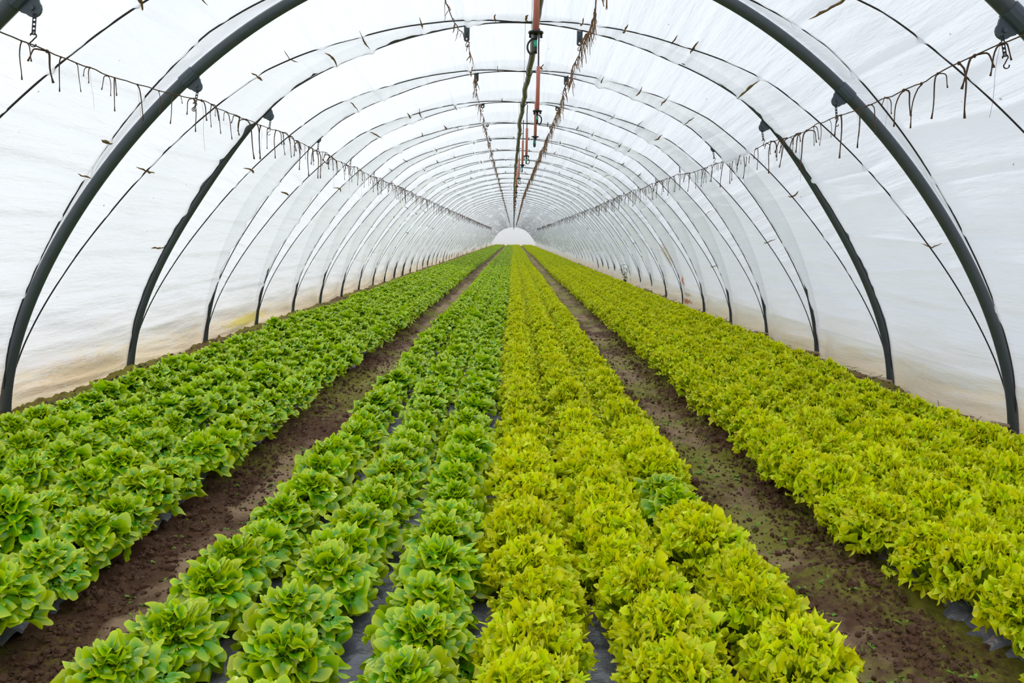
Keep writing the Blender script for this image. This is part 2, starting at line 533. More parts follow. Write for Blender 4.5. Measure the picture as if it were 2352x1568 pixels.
def make_hoop(nh):
    u = np.linspace(0, 1, 121); x, z, nx, nz = arch(u); sw = swell(nh, np.minimum(u, 1 - u)); x = x - nx * sw; z = z - nz * sw
    P = np.c_[x, np.zeros(121), z]
    P = np.vstack([(P[0] + (0, 0, -.12)), P, (P[-1] + (0, 0, -.12))])
    h = MB(); h.add(*tube(P, PIPE_R, 12)); hoop = h.build('tunnel_hoop', M_PIPE)
    for sx in (-1, 1):
        uc = u_at_x(sx * SH_X); cx, cz, cnx, cnz = arch(np.array([uc])); sw = swell(nh, min(uc, 1 - uc)); cx = cx - cnx * sw; cz = cz - cnz * sw
        c = MB()
        uu = uc + np.linspace(-.05, .05, 5) / S_TOT
        x2, z2, _, _ = arch(uu); x2 = x2 - cnx[0] * sw; z2 = z2 - cnz[0] * sw; c.add(*tube(np.c_[x2, np.zeros(5), z2], PIPE_R + .006, 12))
        # lug plate hanging from the collar
        px, pz = cx[0] + cnx[0] * .070, cz[0] + cnz[0] * .070
        a0 = math.atan2(cnz[0], cnx[0])
        out = []
        for k in range(16):
            a = a0 + (k / 16) * 2 * PI; r = .036 if math.cos(a - a0) > -.2 else .052
            out.append((px + r * math.cos(a), pz + r * math.sin(a)))
        c.add(*prism(out, -.006, .006)); c.add(*prism(xz_ring(px, pz, .010, 8), -.016, .012))
        c.build('clamp', M_PLATE, hoop, False)
    for tx in (TOP_XL, TOP_XR):
        uc = u_at_x(tx); cx, cz, _, _ = arch(np.array([uc])); zt = cz[0]
        w, L_ = .023, .135
        o = [(-w, .03), (-w, -.03), (-w, -.08), (-w, -L_ + .012), (-w * .6, -L_), (w * .6, -L_), (w, -L_ + .012), (w, -.08), (w, -.03), (w, .03), (0.5 * w, .03), (-.5 * w, .03)]
        o = np.array(o) + (tx, zt - .02)
        hi = xz_ring(tx, zt - .02 - L_ + .020, .009, 12, 0)
        oc = np.array([tx, zt - .02 - L_ + .02])
        hi = np.array([oc + .009 * (p - oc) / np.linalg.norm(p - oc) for p in o])
        m = MB(); m.add(*ring_plate(o, hi, -.003, .003)); m.build('hanger_plate', M_PLATE, hoop)
    return hoop


def s_curve(zt, zb, r):
    """S hook between height zt (top loop) and zb (bottom loop), in the xz plane"""
    a = np.linspace(PI * 1.05, -PI * .35, 10); top = np.c_[r * np.cos(a), zt - r + r * np.sin(a)]
    b = np.linspace(PI * .65, PI * 2.05, 10); bot = np.c_[r * np.cos(b), zb + r + r * np.sin(b)]
    p = np.vstack([top, bot]); return np.c_[p[:, 0], np.zeros(len(p)), p[:, 1]]


def make_strap_hook():
    t = empty('strap_hook')
    m = MB(); w = .0095
    for k in range(5):
        zc = -.012 - k * .024
        hw = .012
        o = [(-w, zc + hw), (-w, zc + .005), (-w, zc - .005), (-w, zc - hw), (-w / 3, zc - hw), (w / 3, zc - hw), (w, zc - hw), (w, zc - .005), (w, zc + .005), (w, zc + hw), (w / 3, zc + hw), (-w / 3, zc + hw)]
        oc = np.array([0, zc]); hi = []
        for p in o:
            d = np.array(p) - oc; d /= np.linalg.norm(d); hi.append(oc + .0062 * d)
        m.add(*ring_plate(o, hi, -.002, .002))
    m.build('perforated_strap', M_BLACK, t)
    s = MB(); s.add(*tube(s_curve(-.108, -.185, .015), .0034, 6)); s.build('wire_hook', M_RUST, t)
    return t


def make_top_hook():
    s = MB(); s.add(*tube(s_curve(.012, -.060, .013), .0030, 6))
    return s.build('wire_hook', M_RUST)


HOOPS_NEAR = [('oak-leaf', -1), ('frilled', 1)]
hoop0 = make_hoop(2); hoop4 = make_hoop(4); hoop5 = make_hoop(5); strap0 = make_strap_hook(); topk0 = make_top_hook()
first_s = first_t = True
for n in range(2, N1 + 1):
    o = {2: hoop0, 4: hoop4, 5: hoop5}.get(n) or copy_tree(hoop0 if n < 4 else hoop5)
    o.location = (0, n * BAY, 0)
    lab = {2: 'grey steel tunnel hoop nearest the camera, only its shoulders in view',
           3: 'thick grey steel hoop, first one seen standing on both feet'}.get(n, f'grey steel tunnel hoop under the film, {nth(n - 1)} one from the camera')
    tag(o, lab, 'hoop', 'tunnel hoops')
    if n > 34: continue
    for sx, side in ((-1, 'oak-leaf'), (1, 'frilled')):
        uc = u_at_x(sx * SH_X); cx, cz, cnx, cnz = arch(np.array([uc])); sw = swell(n, min(uc, 1 - uc)); cx = cx - cnx * sw; cz = cz - cnz * sw
        h = strap0 if first_s else copy_tree(strap0); first_s = False
        h.location = (cx[0] + cnx[0] * .085, n * BAY - .008, cz[0] + cnz[0] * .085 - .01)
        h.scale = (.78, .78, .72)
        h.rotation_euler = (random.uniform(-.05, .05), random.uniform(-.12, .12) - sx * .14, random.uniform(-.5, .5))
        h.rotation_euler[1] = -sx * .16 + random.uniform(-.08, .08) if n < 8 else h.rotation_euler[1]
        tag(h, f'black strap hook over the {side} wall bed, hanging from the {nth(n - 1)} hoop', 'hook', f'strap hooks on the twine over the {side} bed')
        tx = TOP_XL if sx < 0 else TOP_XR
        zt = arch(np.array([u_at_x(tx)]))[1][0] - .02 - .135 + .020
        h = topk0 if first_t else topk0.copy()
        if not first_t: COL.objects.link(h)
        first_t = False
        h.location = (tx, n * BAY, zt); h.rotation_euler = (0, 0, random.uniform(-1.2, 1.2))
        tag(h, f'small wire hook in the ridge plate above the {side} side, at the {nth(n - 1)} hoop', 'hook', f'wire hooks above the {side} side')

# ------------------------------------------------------------------ ropes crossing over the film
ROPE = {}
for kind in (0, 1):
    u = np.linspace(.004, .996, 161); t = u if kind == 0 else 1 - u
    x, z, nx, nz = arch(u); d = dip(np.minimum(np.maximum(t, 0), 1), u)
    side = np.where(u > .5, .17, .07); a = np.minimum(u, 1 - u)
    d = d + side * np.sin(PI * t) ** 2.2 * np.exp(-(a * S_TOT / .42) ** 1.3)
    o = d - PIPE_R - .004 + .0015
    m = MB(); m.add(*tube(np.c_[x + nx * o, t * BAY, z + nz * o], .0048, 6))
    ROPE[kind] = m.mesh('film_rope'); ROPE[kind].materials.append(M_ROPE)
for n in range(1, N1):
    for kind in (0, 1):
        o = link('film_rope', ROPE[kind]); o.location = (0, n * BAY, 0)
        way = 'starting at the oak-leaf side' if kind == 0 else 'starting at the frilled side'
        tag(o, f'dark rope over the film, {nth(n)} bay from the camera, {way}', 'rope', 'ropes holding down the film')

# debris caught in the folds between the ropes
mb = MB(); rg = np.random.default_rng(5)
for n in range(1, 40):
    uk, sl, am, sg = FOLDS[n]
    for k in range(len(uk)):
        u0 = uk[k]; a = min(u0, 1 - u0)
        if a < .09 or rg.random() < .10: continue
        wB = 1 - 2 * a
        if a < .3 and rg.random() < .8: continue
        l = (min(wB, .45) * rg.uniform(.35, 1.0) if a > .3 else rg.uniform(.03, .12)) + .03
        t0 = a - .05 if rg.random() < .75 else 1 - a - l
        ts = np.linspace(t0, t0 + l, 9); us = u0 + sl[k] * (ts - .5)
        ts = np.clip(ts, .01, .99)
        us = us + rg.normal(0, .0016) * np.sin(np.linspace(0, PI, 9)) + rg.normal(0, .0003, 9)
        x, y, z = film_point(n, ts, us, .003)
        r = rg.uniform(.004, .0105) * np.sin(np.linspace(.12, PI - .05, 9)) ** .7 * rg.uniform(.6, 1.25, 9)
        mb.add(*tube(np.c_[x, y, z], r, 5))
tag(mb.build('fold_debris', M_DEBRIS), 'brown plant debris caught in the folds of the roof film', 'debris', kind='stuff')

# ------------------------------------------------------------------ twines


def catenary_path(keys, sag, step=.06, jit=.006, seed=0):
    keys = np.array(keys, float); y = np.arange(keys[0, 1], keys[-1, 1], step)
    x = np.interp(y, keys[:, 1], keys[:, 0]); z = np.interp(y, keys[:, 1], keys[:, 2])
    ph = ((y / BAY) % 1)
    z = z - sag * 4 * ph * (1 - ph)
    x = x + jit * vnoise(y * 2.3, y * 0, seed) + jit * .5 * vnoise(y * 8, y * 0, seed + 3)
    z = z + jit * vnoise(y * 2.1, y * 0 + 5, seed + 1) + jit * .6 * vnoise(y * 9, y * 0, seed + 7)
    return np.c_[x, y, z]


def tail_mesh(seed):
    rg = np.random.default_rng(seed); m = MB()
    kn = np.array([(0, 0, .006), (0, 0, 0), (0, 0, -.010)]); m.add(*tube(kn, [.003, .0085, .003], 6))
    for j in range(rg.choice([1, 2, 2, 3])):
        L_ = rg.uniform(.12, .30) if j == 0 else rg.uniform(.05, .13)
        a = rg.uniform(0, 2 * PI); spread = rg.uniform(.01, .06) if j == 0 else rg.uniform(.04, .09)
        v = np.linspace(0, 1, 8)
        x = np.cos(a) * spread * np.sqrt(v) + .006 * np.sin(v * 5 + a); y = np.sin(a) * spread * np.sqrt(v)
        z = -L_ * v ** 1.15 + (.02 * np.sin(v * PI) if j else 0)
        r = rg.uniform(.0032, .0052) * (1 - .35 * v); r[-1] *= 1.9
        m.add(*tube(np.c_[x, y, z], r, 5))
    if rg.random() < .5:
        L_ = rg.uniform(.15, .32); v = np.linspace(0, 1, 6)
        m.add(*tube(np.c_[.01 * np.sin(v * 6), .02 * v, -L_ * v], .0008, 3, False))
    return m


TAILS = []
for k in range(10):
    me = tail_mesh(40 + k).mesh('twine_tail'); me.materials.append(M_TWINE); TAILS.append(me)

TW = {'oak': [(-2.03, 1.2, .80), (-2.05, 3.6, .77), (-2.02, 4.5, .79), (-1.97, 5.4, .815), (-2.0, 7.2, .855), (-2.01, 9, .85), (-2.04, 10.8, .85), (-2, 12.6, .84), (-2, 30, .83), (-2, 62, .84), (-1.9, 120, .9)],
      'fri': [(2.02, 1.2, .88), (2.01, 3.6, .85), (1.98, 5.4, .80), (2.15, 7.2, .855), (2.12, 9, .83), (2.06, 10.8, .855), (2.0, 16, .85), (2.1, 21.6, .86), (2.1, 62, .88), (2.0, 120, .9)]}
for key, ks in TW.items():
    P = catenary_path([(a * .975, b, c - .025 + CAMZ) for a, b, c in ks], .02, .06, .009, 3 if key == 'oak' else 8)
    m = MB(); m.add(*tube(P, .0031, 5)); side = 'oak-leaf' if key == 'oak' else 'frilled lettuce'
    tw = m.build('twine_line', M_TWINE)
    tag(tw, f'long brown twine with knotted tails strung above the {side} wall bed', 'twine')
    rg = np.random.default_rng(77 if key == 'oak' else 78)
    y = 2.9; cnt = 0; rest = MB()
    while y < 75:
        i = np.searchsorted(P[:, 1], y); p = P[min(i, len(P) - 1)]
        k = int(rg.integers(len(TAILS))); az = rg.uniform(0, 6.28); sc = rg.uniform(.55, 1.1)
        if cnt < 100:
            o = link('twine_tail', TAILS[k], None, tw); o.location = p; o.rotation_euler = (0, 0, az); o.scale = (sc,) * 3
        else:
            mm = TAILS[k]; co_ = np.zeros(len(mm.vertices) * 3); mm.vertices.foreach_get('co', co_)
            v = rot_z(co_.reshape(-1, 3) * sc, az) + p
            qs = np.array([list(f.vertices) for f in mm.polygons if len(f.vertices) == 4]); ts = [list(f.vertices) for f in mm.polygons if len(f.vertices) == 3]
            rest.add(v, qs, ts)
        cnt += 1; y += rg.uniform(.09, .27) if y < 20 else rg.uniform(.1, .3)
    tag(rest.build('twine_fringe', M_TWINE, tw), kind='stuff')

RT = {'oak': [(-.47, 1.5, 1.36), (-.46, 5.4, 1.45), (-.40, 7.2, 1.575), (-.43, 9, 1.58), (-.44, 10.8, 1.57), (-.44, 12.6, 1.54), (-.43, 14.4, 1.53), (-.45, 30, 1.58), (-.45, 75, 1.55), (-.4, 120, 1.55)],
      'fri': [(.48, 1.5, 1.40), (.48, 5.4, 1.46), (.51, 7.2, 1.575), (.50, 9, 1.57), (.50, 10.8, 1.54), (.44, 12.6, 1.44), (.38, 18, 1.42), (.30, 28, 1.44), (.25, 75, 1.4), (.2, 120, 1.4)]}
for key, ks in RT.items():
    P = catenary_path([(a, b, c + CAMZ) for a, b, c in ks], .03, .05, .012, 21 if key == 'oak' else 28)
    m = MB(); m.add(*tube(P, .0032 if key == 'oak' else .0042, 5))
    tw = m.build('ridge_twine', M_TWINE)
    tag(tw, 'thin ridge twine with sparse brown shreds, on the oak-leaf side of the hose' if key == 'oak' else 'ridge twine thickly hung with brown raffia, on the frilled side of the hose', 'twine')
    rg = np.random.default_rng(177 if key == 'oak' else 178)
    sh = MB(); y = 4.8
    while y < 90:
        i = min(np.searchsorted(P[:, 1], y), len(P) - 2); p = P[i]
        dens = (.35 if y < 8.5 else .8) if key == 'oak' else (.9 if 6 < y < 7.8 or y > 9 else .35)
        if rg.random() < dens:
            for j in range(1 if key == 'oak' else int(rg.integers(1, 4))):
                L_ = rg.uniform(.04, .16) * (1.0 if key == 'oak' else 1.5); v = np.linspace(0, 1, 5)
                al = rg.uniform(-1, 1); lat = rg.uniform(-.035, .035); dn = rg.uniform(.2, 1.0)
                q = np.c_[lat * v + rg.normal(0, .003, 5), al * L_ * .9 * v, -dn * L_ * v ** 1.2]
                r = rg.uniform(.0018, .0052) * np.array([.7, 1.1, 1, .8, .5])
                sh.add(*tube(p + q, r, 4))
        y += rg.uniform(.03, .09)
    tag(sh.build('raffia_shreds', M_RAFFIA, tw, True), kind='stuff')

# ------------------------------------------------------------------ irrigation hose and sprinklers
keys = [(.10, .6, 1.17), (.10, 4.4, 1.17), (.10, 5.1, 1.165), (.092, 5.75, 1.178), (.07, 6.9, 1.18), (.04, 8.66, 1.18), (.03, 11, 1.18), (.0, 14.5, 1.2), (-.02, 23, 1.2), (-.02, 60, 1.2), (-.02, 118, 1.2)]
P = catenary_path([(a, b, c + CAMZ) for a, b, c in keys], .012, .08, .006, 51)
HOSE = P
m = MB(); m.add(*tube(P, .020, 10)); hose = m.build('irrigation_hose', M_HOSE)
tag(hose, 'long olive irrigation hose hanging under the ridge above the central bed', 'hose')
for y in (3.4, 6.25, 7.75, 9.9, 11.6, 13.4):
    p = HOSE[np.searchsorted(HOSE[:, 1], y)]
    a = np.linspace(0, 2 * PI, 15); c = MB()
    c.add(*tube(np.c_[p[0] + .022 * np.cos(a), np.full(15, y), p[2] + .022 * np.sin(a)], .0028, 5))
    c.add(*tube(np.array([(p[0] + .02, y, p[2]), (p[0] + .042, y, p[2] + .012)]), [.003, .0055], 5))
    c.build('wire_tie', M_RUST, hose)
    w = MB(); topz = 1.775 + CAMZ; yh = round(y / BAY) * BAY
    w.add(*tube(np.array([(p[0], y, p[2] + .02), (p[0] + .004, .5 * (y + yh), .5 * (p[2] + topz)), (p[0], yh, topz)]), .0014, 4))
    w.build('hanging_wire', M_RUST, hose)


def make_sprinkler():
    t = empty('hanging_sprinkler')
    h = MB(); h.add(*tube(np.array([(0, 0, 0), (.003, 0, -.08), (.001, 0, -.17), (0, 0, -.28)]), .0042, 6)); h.build('drop_hose', M_BLACK, t)
    z0 = -.20; z1 = -.435
    s = MB(); s.add(*tube(np.array([(0, 0, z0), (0, 0, z0 - .004), (0, 0, z1)]), [.0092, .0105, .0105], 12)); s.build('weight_sleeve', M_PINK, t)
    c = MB(); c.add(*tube(np.array([(0, 0, z1), (0, 0, z1 - .003), (0, 0, z1 - .008), (0, 0, z1 - .010)]), [.012, .026, .027, .020], 14))
    for sx in (-1, 1): c.add(*box((sx * .019, 0, z1 - .016), (.008, .008, .014)))
    c.add(*tube(np.array([(0, 0, z1 - .008), (0, 0, z1 - .030)]), [.0075, .006], 8)); c.build('sprinkler_cap', M_BLACK, t)
    g = MB(); g.add(*tube(np.array([(0, 0, z1 - .032), (0, 0, z1 - .056)]), .0062, 10)); g.build('nozzle', M_GREEN, t)
    b = MB(); a = np.linspace(PI * .5, PI * 1.30, 8)
    arc = [(-.0 + .028 * math.cos(k), 0, z1 - .055 + .029 * math.sin(k)) for k in a]
    b.add(*tube(np.array(arc + [(-.008, 0, z1 - .073), (.006, 0, z1 - .073)]), .0038, 6))
    b.add(*tube(np.array([(0, 0, z1 - .054), (0, 0, z1 - .075)]), [.0065, .0055], 8)); b.build('swivel_bracket', M_BLACK, t)
    return t


spr0 = make_sprinkler(); first = True
sp_y = [(3.05, .06), (4.85, .115), (6.15, .135), (7.7, .095), (8.7, .07), (10.6, .045)] + [(10.6 + 1.8 * k, .03 - .003 * k if k < 14 else -.01) for k in range(1, 34)]
for k, (y, x) in enumerate(sp_y):
    o = spr0 if first else copy_tree(spr0); first = False
    p = HOSE[np.searchsorted(HOSE[:, 1], y)]
    o.location = (x, y, p[2] - .012); o.rotation_euler = (0, 0, [0.05, 2.6, 1.2, 3.3, .9, 2.9, .3, 4.0][k % 8])
    if k == 2: o.scale = (1, 1, 1)
    tag(o, f'sprinkler with pink sleeve hanging from the hose, {nth(k + 1)} from the camera', 'sprinkler', 'sprinklers hanging from the hose')

# ------------------------------------------------------------------ ground


def bed_x(y):
    return np.array([-.075 + .005 * min(max(y - 2, 0), 1)] * 1)[0] + .035 * math.sin(y * .11 + .6) * min(1, max(0, (y - 8) / 20))


def row_x(bed, i, y):
    if bed == 'c':
        sp = .2875 + .0265 * min(max(3 - y, 0), 1.3)
        return bed_x(y) + (i - 2.5) * sp
    if bed == 'l':
        return [-1.43, -1.735, -2.0, -2.25, -2.50][i] + .03 * math.sin(y * .16 + i * .3) * min(1, max(0, (y - 6) / 10))
    x = [1.365, 1.66, 1.91, 2.17, 2.47][i]
    if i == 0: x += .115 * min(max((3.2 - y) / .7, 0), 1.2)
    return x + .03 * math.sin(y * .13 + 1) * min(1, max(0, (y - 6) / 10))


def soil_h(x, y):
    """soil height: rough crumbs, flattened along the walked middle of each path"""
    fl = flatness(x, y)
    r = fbm(x * 9, y * 9, 31, 5, .6) * .018 + np.abs(fbm(x * 30, y * 30, 37, 3, .7)) * .016
    r = r * (1 - .72 * fl) - .012 * fl + .018 * fbm(x * 1.6, y * 1.1, 41, 2)
    edge = np.exp(-((np.abs(np.abs(x + .02) - 1.27) - .0) / .09) ** 2) * .02 + np.exp(-((np.abs(x) - .93) / .07) ** 2) * .018
    wall = np.exp(-((np.abs(x) - 3.0) / .22) ** 2) * .02
    return r + edge * (.4 + .6 * vnoise(x * 5, y * 5, 3)) + wall * (.6 + .5 * vnoise(x * 3, y * 2, 8))


def flatness(x, y):
    w = .03 * vnoise(y * 1.3, y * 0, 91)
    f = np.exp(-((x + 1.10 + w) / .11) ** 4) + np.exp(-((x - 1.05 + w) / .13) ** 4)
    return np.clip(f * (.62 + .45 * fbm(x * 2.5, y * 1.8, 61, 3)), 0, 1)


xs = np.r_[-4.6, -4, np.linspace(-3.6, -2.6, 60), np.linspace(-2.58, -1.32, 30), np.linspace(-1.31, -.86, 42), np.linspace(-.84, .7, 40), np.linspace(.72, 1.35, 56), np.linspace(1.37, 2.55, 30), np.linspace(2.57, 3.6, 62), 4, 4.6]
ys = np.r_[-7, -4, -2, -1, 0, .8, np.arange(1.4, 7, .014), np.arange(7, 14, .035), np.arange(14, 30, .12), np.arange(30, 136, .6)]
X, Y = np.meshgrid(xs, ys)
Z = soil_h(X, Y); Z = np.where(np.abs(X) > 3.7, -.05, Z)
fl = flatness(X, Y); moss = np.where(X > .5, .62, .48) + .25 * fbm(X * 2, Y * 2, 71, 3) + .15 * (np.abs(X) > 2.7)
mb = MB(); mb.add(np.stack([X, Y, Z], -1).reshape(-1, 3), grid(len(xs), len(ys)), None, np.stack([fl, moss, fl * 0], -1).reshape(-1, 3))
tag(mb.build('floor', M_SOIL), 'brown crumbly soil floor with two trodden muddy paths', 'soil', kind='structure')


def ico():
    p = (1 + 5 ** .5) / 2
    v = np.array([(-1, p, 0), (1, p, 0), (-1, -p, 0), (1, -p, 0), (0, -1, p), (0, 1, p), (0, -1, -p), (0, 1, -p), (p, 0, -1), (p, 0, 1), (-p, 0, -1), (-p, 0, 1)], float)
    v /= np.linalg.norm(v[0])
    f = [(0, 11, 5), (0, 5, 1), (0, 1, 7), (0, 7, 10), (0, 10, 11), (1, 5, 9), (5, 11, 4), (11, 10, 2), (10, 7, 6), (7, 1, 8), (3, 9, 4), (3, 4, 2), (3, 2, 6), (3, 6, 8), (3, 8, 9), (4, 9, 5), (2, 4, 11), (6, 2, 10), (8, 6, 7), (9, 8, 1)]
    cache = {}; v = list(v); nf = []

    def mid(a, b):
        k = (min(a, b), max(a, b))
        if k not in cache:
            q = v[a] + v[b]; v.append(q / np.linalg.norm(q)); cache[k] = len(v) - 1
        return cache[k]
    for a, b, c in f:
        x, y, z = mid(a, b), mid(b, c), mid(c, a); nf += [(a, x, z), (b, y, x), (c, z, y), (x, y, z)]
    return np.array(v), np.array(nf)


IV, IF_ = ico()
IF0 = np.array([(0, 11, 5), (0, 5, 1), (0, 1, 7), (0, 7, 10), (0, 10, 11), (1, 5, 9), (5, 11, 4), (11, 10, 2), (10, 7, 6), (7, 1, 8), (3, 9, 4), (3, 4, 2), (3, 2, 6), (3, 6, 8), (3, 8, 9), (4, 9, 5), (2, 4, 11), (6, 2, 10), (8, 6, 7), (9, 8, 1)])
mb = MB(); rg = np.random.default_rng(3)
for k in range(24000):
    side = rg.integers(6)
    y = 1.7 + 9 * rg.random() ** 1.9
    if side < 2: x = -1.27 + rg.normal(0, .05) if side == 0 else -.95 + rg.normal(0, .045)
    elif side < 4: x = 1.24 + rg.normal(0, .06) if side == 2 else .86 + rg.normal(0, .05)
    elif side == 4: x = rg.choice([-1.1, 1.05]) + rg.normal(0, .12)
    else: x = rg.choice([-2.95, 2.98]) + rg.normal(0, .10); y = 3.8 + 8 * rg.random()
    s = rg.lognormal(-5.35, .45); s = min(s, .022)
    iv, if_ = (IV, IF_) if s > .009 else (IV[:12], IF0)
    V = iv * (1 + rg.uniform(-.28, .28, (len(iv), 1))) * s * rg.uniform(.7, 1.25, 3)
    V = rot_z(V, rg.uniform(0, 6)); V = V + (x, y, float(soil_h(np.array(x), np.array(y))) + s * .25)
    mb.add(V, None, if_)
tag(mb.build('soil_clods', M_CLOD, None, False), 'loose dark crumbs of soil along the path edges', 'soil', kind='stuff')

# ------------------------------------------------------------------ mulch sheets
MUL = {'c': (-.93, .78, 'grey plastic mulch sheet under the central bed'), 'l': (-2.70, -1.40, 'grey plastic mulch sheet under the oak-leaf wall bed'), 'r': (1.40, 2.90, 'purplish grey plastic mulch sheet under the frilled wall bed')}
for k, (a, b, lab) in MUL.items():
    nx = 90; ys = np.r_[np.arange(.9, 8, .02), np.arange(8, 20, .06), np.arange(20, 125, .4)]
    T, Y = np.meshgrid(np.linspace(0, 1, nx), ys)
    ea = .035 * fbm(Y[:, :1] * 1.7, Y[:, :1] * 0, 101, 3) + .02 * vnoise(Y[:, :1] * 6, Y[:, :1] * 0, 105)
    eb = .035 * fbm(Y[:, :1] * 1.7, Y[:, :1] * 0, 111, 3) + .02 * vnoise(Y[:, :1] * 6, Y[:, :1] * 0, 115)
    X = a + ea + T * (b + eb - a - ea)
    rid = np.abs(fbm(X * 9 + .5 * vnoise(X * 3, Y * 3, 5), Y * 14, 121, 3, .55))
    Z = .030 + .026 * (1 - rid) * 1.0 + .008 * fbm(X * 22, Y * 30, 131, 2)
    ed = np.minimum(T, 1 - T) * (b - a)
    Z = Z + np.where(ed < .06, (.06 - ed) * .55 * fbm(X * 4, Y * 4, 141, 2) - (.06 - ed) * .35, 0)
    m = MB(); m.add(np.stack([X, Y, Z], -1).reshape(-1, 3), grid(nx, len(ys)))
    tag(m.build('mulch_sheet', M_MULCH), lab, 'mulch sheet')

# ------------------------------------------------------------------ lettuces


def leaf(rg, az, tip, W, P1, na, nr, kind, ruffle, frill, cup):
    """one leaf blade as a lobed disc laid along a curved midrib; returns V, Q, T, rho"""
    P0 = np.array([.008, .012]); P2 = np.array(tip); P1 = np.array(P1)
    a = np.linspace(0, 2 * PI, na, endpoint=False)
    a = a - .42 * np.sin(a)                                     # more points round the tip
    rho = np.linspace(0, 1, nr + 1)[1:] ** .65
    A, R = np.meshgrid(a, rho)
    ph = rg.uniform(0, 6.28, 10)
    side = np.sin(A); lon = np.cos(A)
    low = np.clip(-lon, 0, 1); upper = np.clip((lon + .80) / .9, 0, 1)
    wob = .35 * np.sin(A + ph[6])
    if kind == 'oak':
        l1 = np.abs(np.sin(2.5 * A + wob + ph[0])); l2 = np.abs(np.sin(4.5 * A + ph[1]))
        outl = .80 + upper * (.26 * l1 + .04 * l2) - rg.uniform(.08, .32) * np.exp(-(np.where(A > PI, A - 2 * PI, A) / .34) ** 2)
        curl = ruffle * upper * R ** 2.2 * (-.75 * np.cos(5 * A + 2 * wob + 2 * ph[0]) + .5 * np.sin(3 * A + ph[2]) + .32 * np.sin(8 * A + ph[8]))
        fr = 0 * A
    else:
        l1 = np.abs(np.sin(3.5 * A + wob + ph[0])); l2 = np.abs(np.sin(9.5 * A + 2 * wob + ph[1]))
        outl = .84 + upper * (.12 * l1 + .10 * l2 * R ** 3)
        curl = ruffle * upper * R ** 2 * (-.8 * np.cos(7 * A + 2 * wob + 2 * ph[0]) + .6 * np.sin(3 * A + ph[2]))
        fr = frill * upper * R ** 1.9 * (.65 + .35 * np.sin(2.7 * A + ph[3]))
    w = W * (1 - .55 * low ** 1.3)
    X = R * outl * side * w + fr * .7 * np.cos(13 * A + ph[5]) * np.sign(side) * np.abs(side) ** .5
    yl = .69 + R * outl * np.where(lon > 0, lon * .31, lon * .64) + fr * 3.6 * np.cos(13 * A + ph[5] + 1)
    t = np.clip(yl, -.02, 1.15)[..., None]
    C = (1 - t) ** 2 * P0 + 2 * t * (1 - t) * P1 + t ** 2 * P2
    Tn = 2 * (1 - t) * (P1 - P0) + 2 * t * (P2 - P1); Tn /= np.linalg.norm(Tn, axis=-1, keepdims=True)
    Nn = np.stack([-Tn[..., 1], Tn[..., 0]], -1)               # towards the heart / up
    h = cup * (X / W) ** 2 * W + curl
    h = h + fr * (np.sin(8 * A + ph[4]) + .9 * np.sin(13 * A + ph[5]) + .55 * np.sin(19 * A + ph[7]))
    h = h + rg.normal(-.05, .28) * W * upper * R ** 3 - .05 * W * np.exp(-(X / (.16 * W)) ** 2) * (1 - R * .6)    # midrib groove
    r = C[..., 0] + Nn[..., 0] * h; z = C[..., 1] + Nn[..., 1] * h
    V = np.stack([r, X, z], -1)
    # crumple of the blade
    am = (.0030 if kind == 'oak' else .0065) * (upper * R ** 1.2)[..., None]
    for fq, g in (((95, 1.0), (180, .5)) if kind == 'oak' else ((110, 1.0), (210, .8), (360, .3))):
        K = rg.normal(0, 1, (3, 3)); K *= fq / np.linalg.norm(K, axis=1, keepdims=True)
        V = V + am * g * np.sin(V @ K.T + rg.uniform(0, 6.28, 3))
    V = V.reshape(-1, 3)
    t0 = .69; c0 = (1 - t0) ** 2 * P0 + 2 * t0 * (1 - t0) * P1 + t0 ** 2 * P2
    V = np.vstack([V, (c0[0], 0, c0[1])])
    V[:, 2] = np.maximum(V[:, 2], .004)
    i, j = np.meshgrid(np.arange(nr - 1), np.arange(na), indexing='ij')
    Q = np.stack([i * na + j, i * na + (j + 1) % na, (i + 1) * na + (j + 1) % na, (i + 1) * na + j], -1).reshape(-1, 4)
    T = [(nr * na, k, (k + 1) % na) for k in range(na)]
    rh = np.r_[(R * (.35 + .65 * upper)).ravel(), 0.15]
    return rot_z(V, az), Q, T, rh


def head(kind, seed, nl, na, nr):
    rg = np.random.default_rng(seed); m = MB()
    az = rg.uniform(0, 6.28)
    for i in range(nl):
        f = i / (nl - 1)                       # 0 outermost, 1 heart
        az += 2.39996 + rg.normal(0, .2)
        el = math.radians((-9 if kind == 'oak' else 1) + (95 if kind == 'oak' else 86) * f ** .80 + rg.normal(0, 6))
        rad = (.146 + rg.normal(0, .013 if kind == 'oak' else .007)) * (1 - .10 * max(0, 1 - el / .5))
        ek = .140 if kind == 'oak' else .150
        rt = rad * math.cos(el) + .006; zt = .045 + ek * math.sin(el) * (1 + rg.normal(0, .07))
        e1 = el + math.radians((52 if kind == 'oak' else 18) + rg.normal(0, 9)) * (1 - .35 * f); g = rg.uniform(1.0, 1.22)
        P1 = (rad * g * math.cos(e1) * .92, .045 + ek * g * math.sin(e1))
        if kind == 'oak':
            W = (.050 - .021 * f) * rg.uniform(.75, 1.25)
            V, Q, T, rh = leaf(rg, az, (rt, zt), W, P1, na, nr, kind, .0165 - .006 * f, 0, rg.normal(.05, .24))
        else:
            W = (.0275 - .005 * f) * rg.uniform(.8, 1.25)
            V, Q, T, rh = leaf(rg, az, (rt, zt), W, P1, na, nr, kind, .010, .0092, rg.normal(0, .25))
        col = np.c_[rh, np.full(len(rh), rg.random()), np.full(len(rh), f)]
        m.add(V, Q, T, col)
    return m


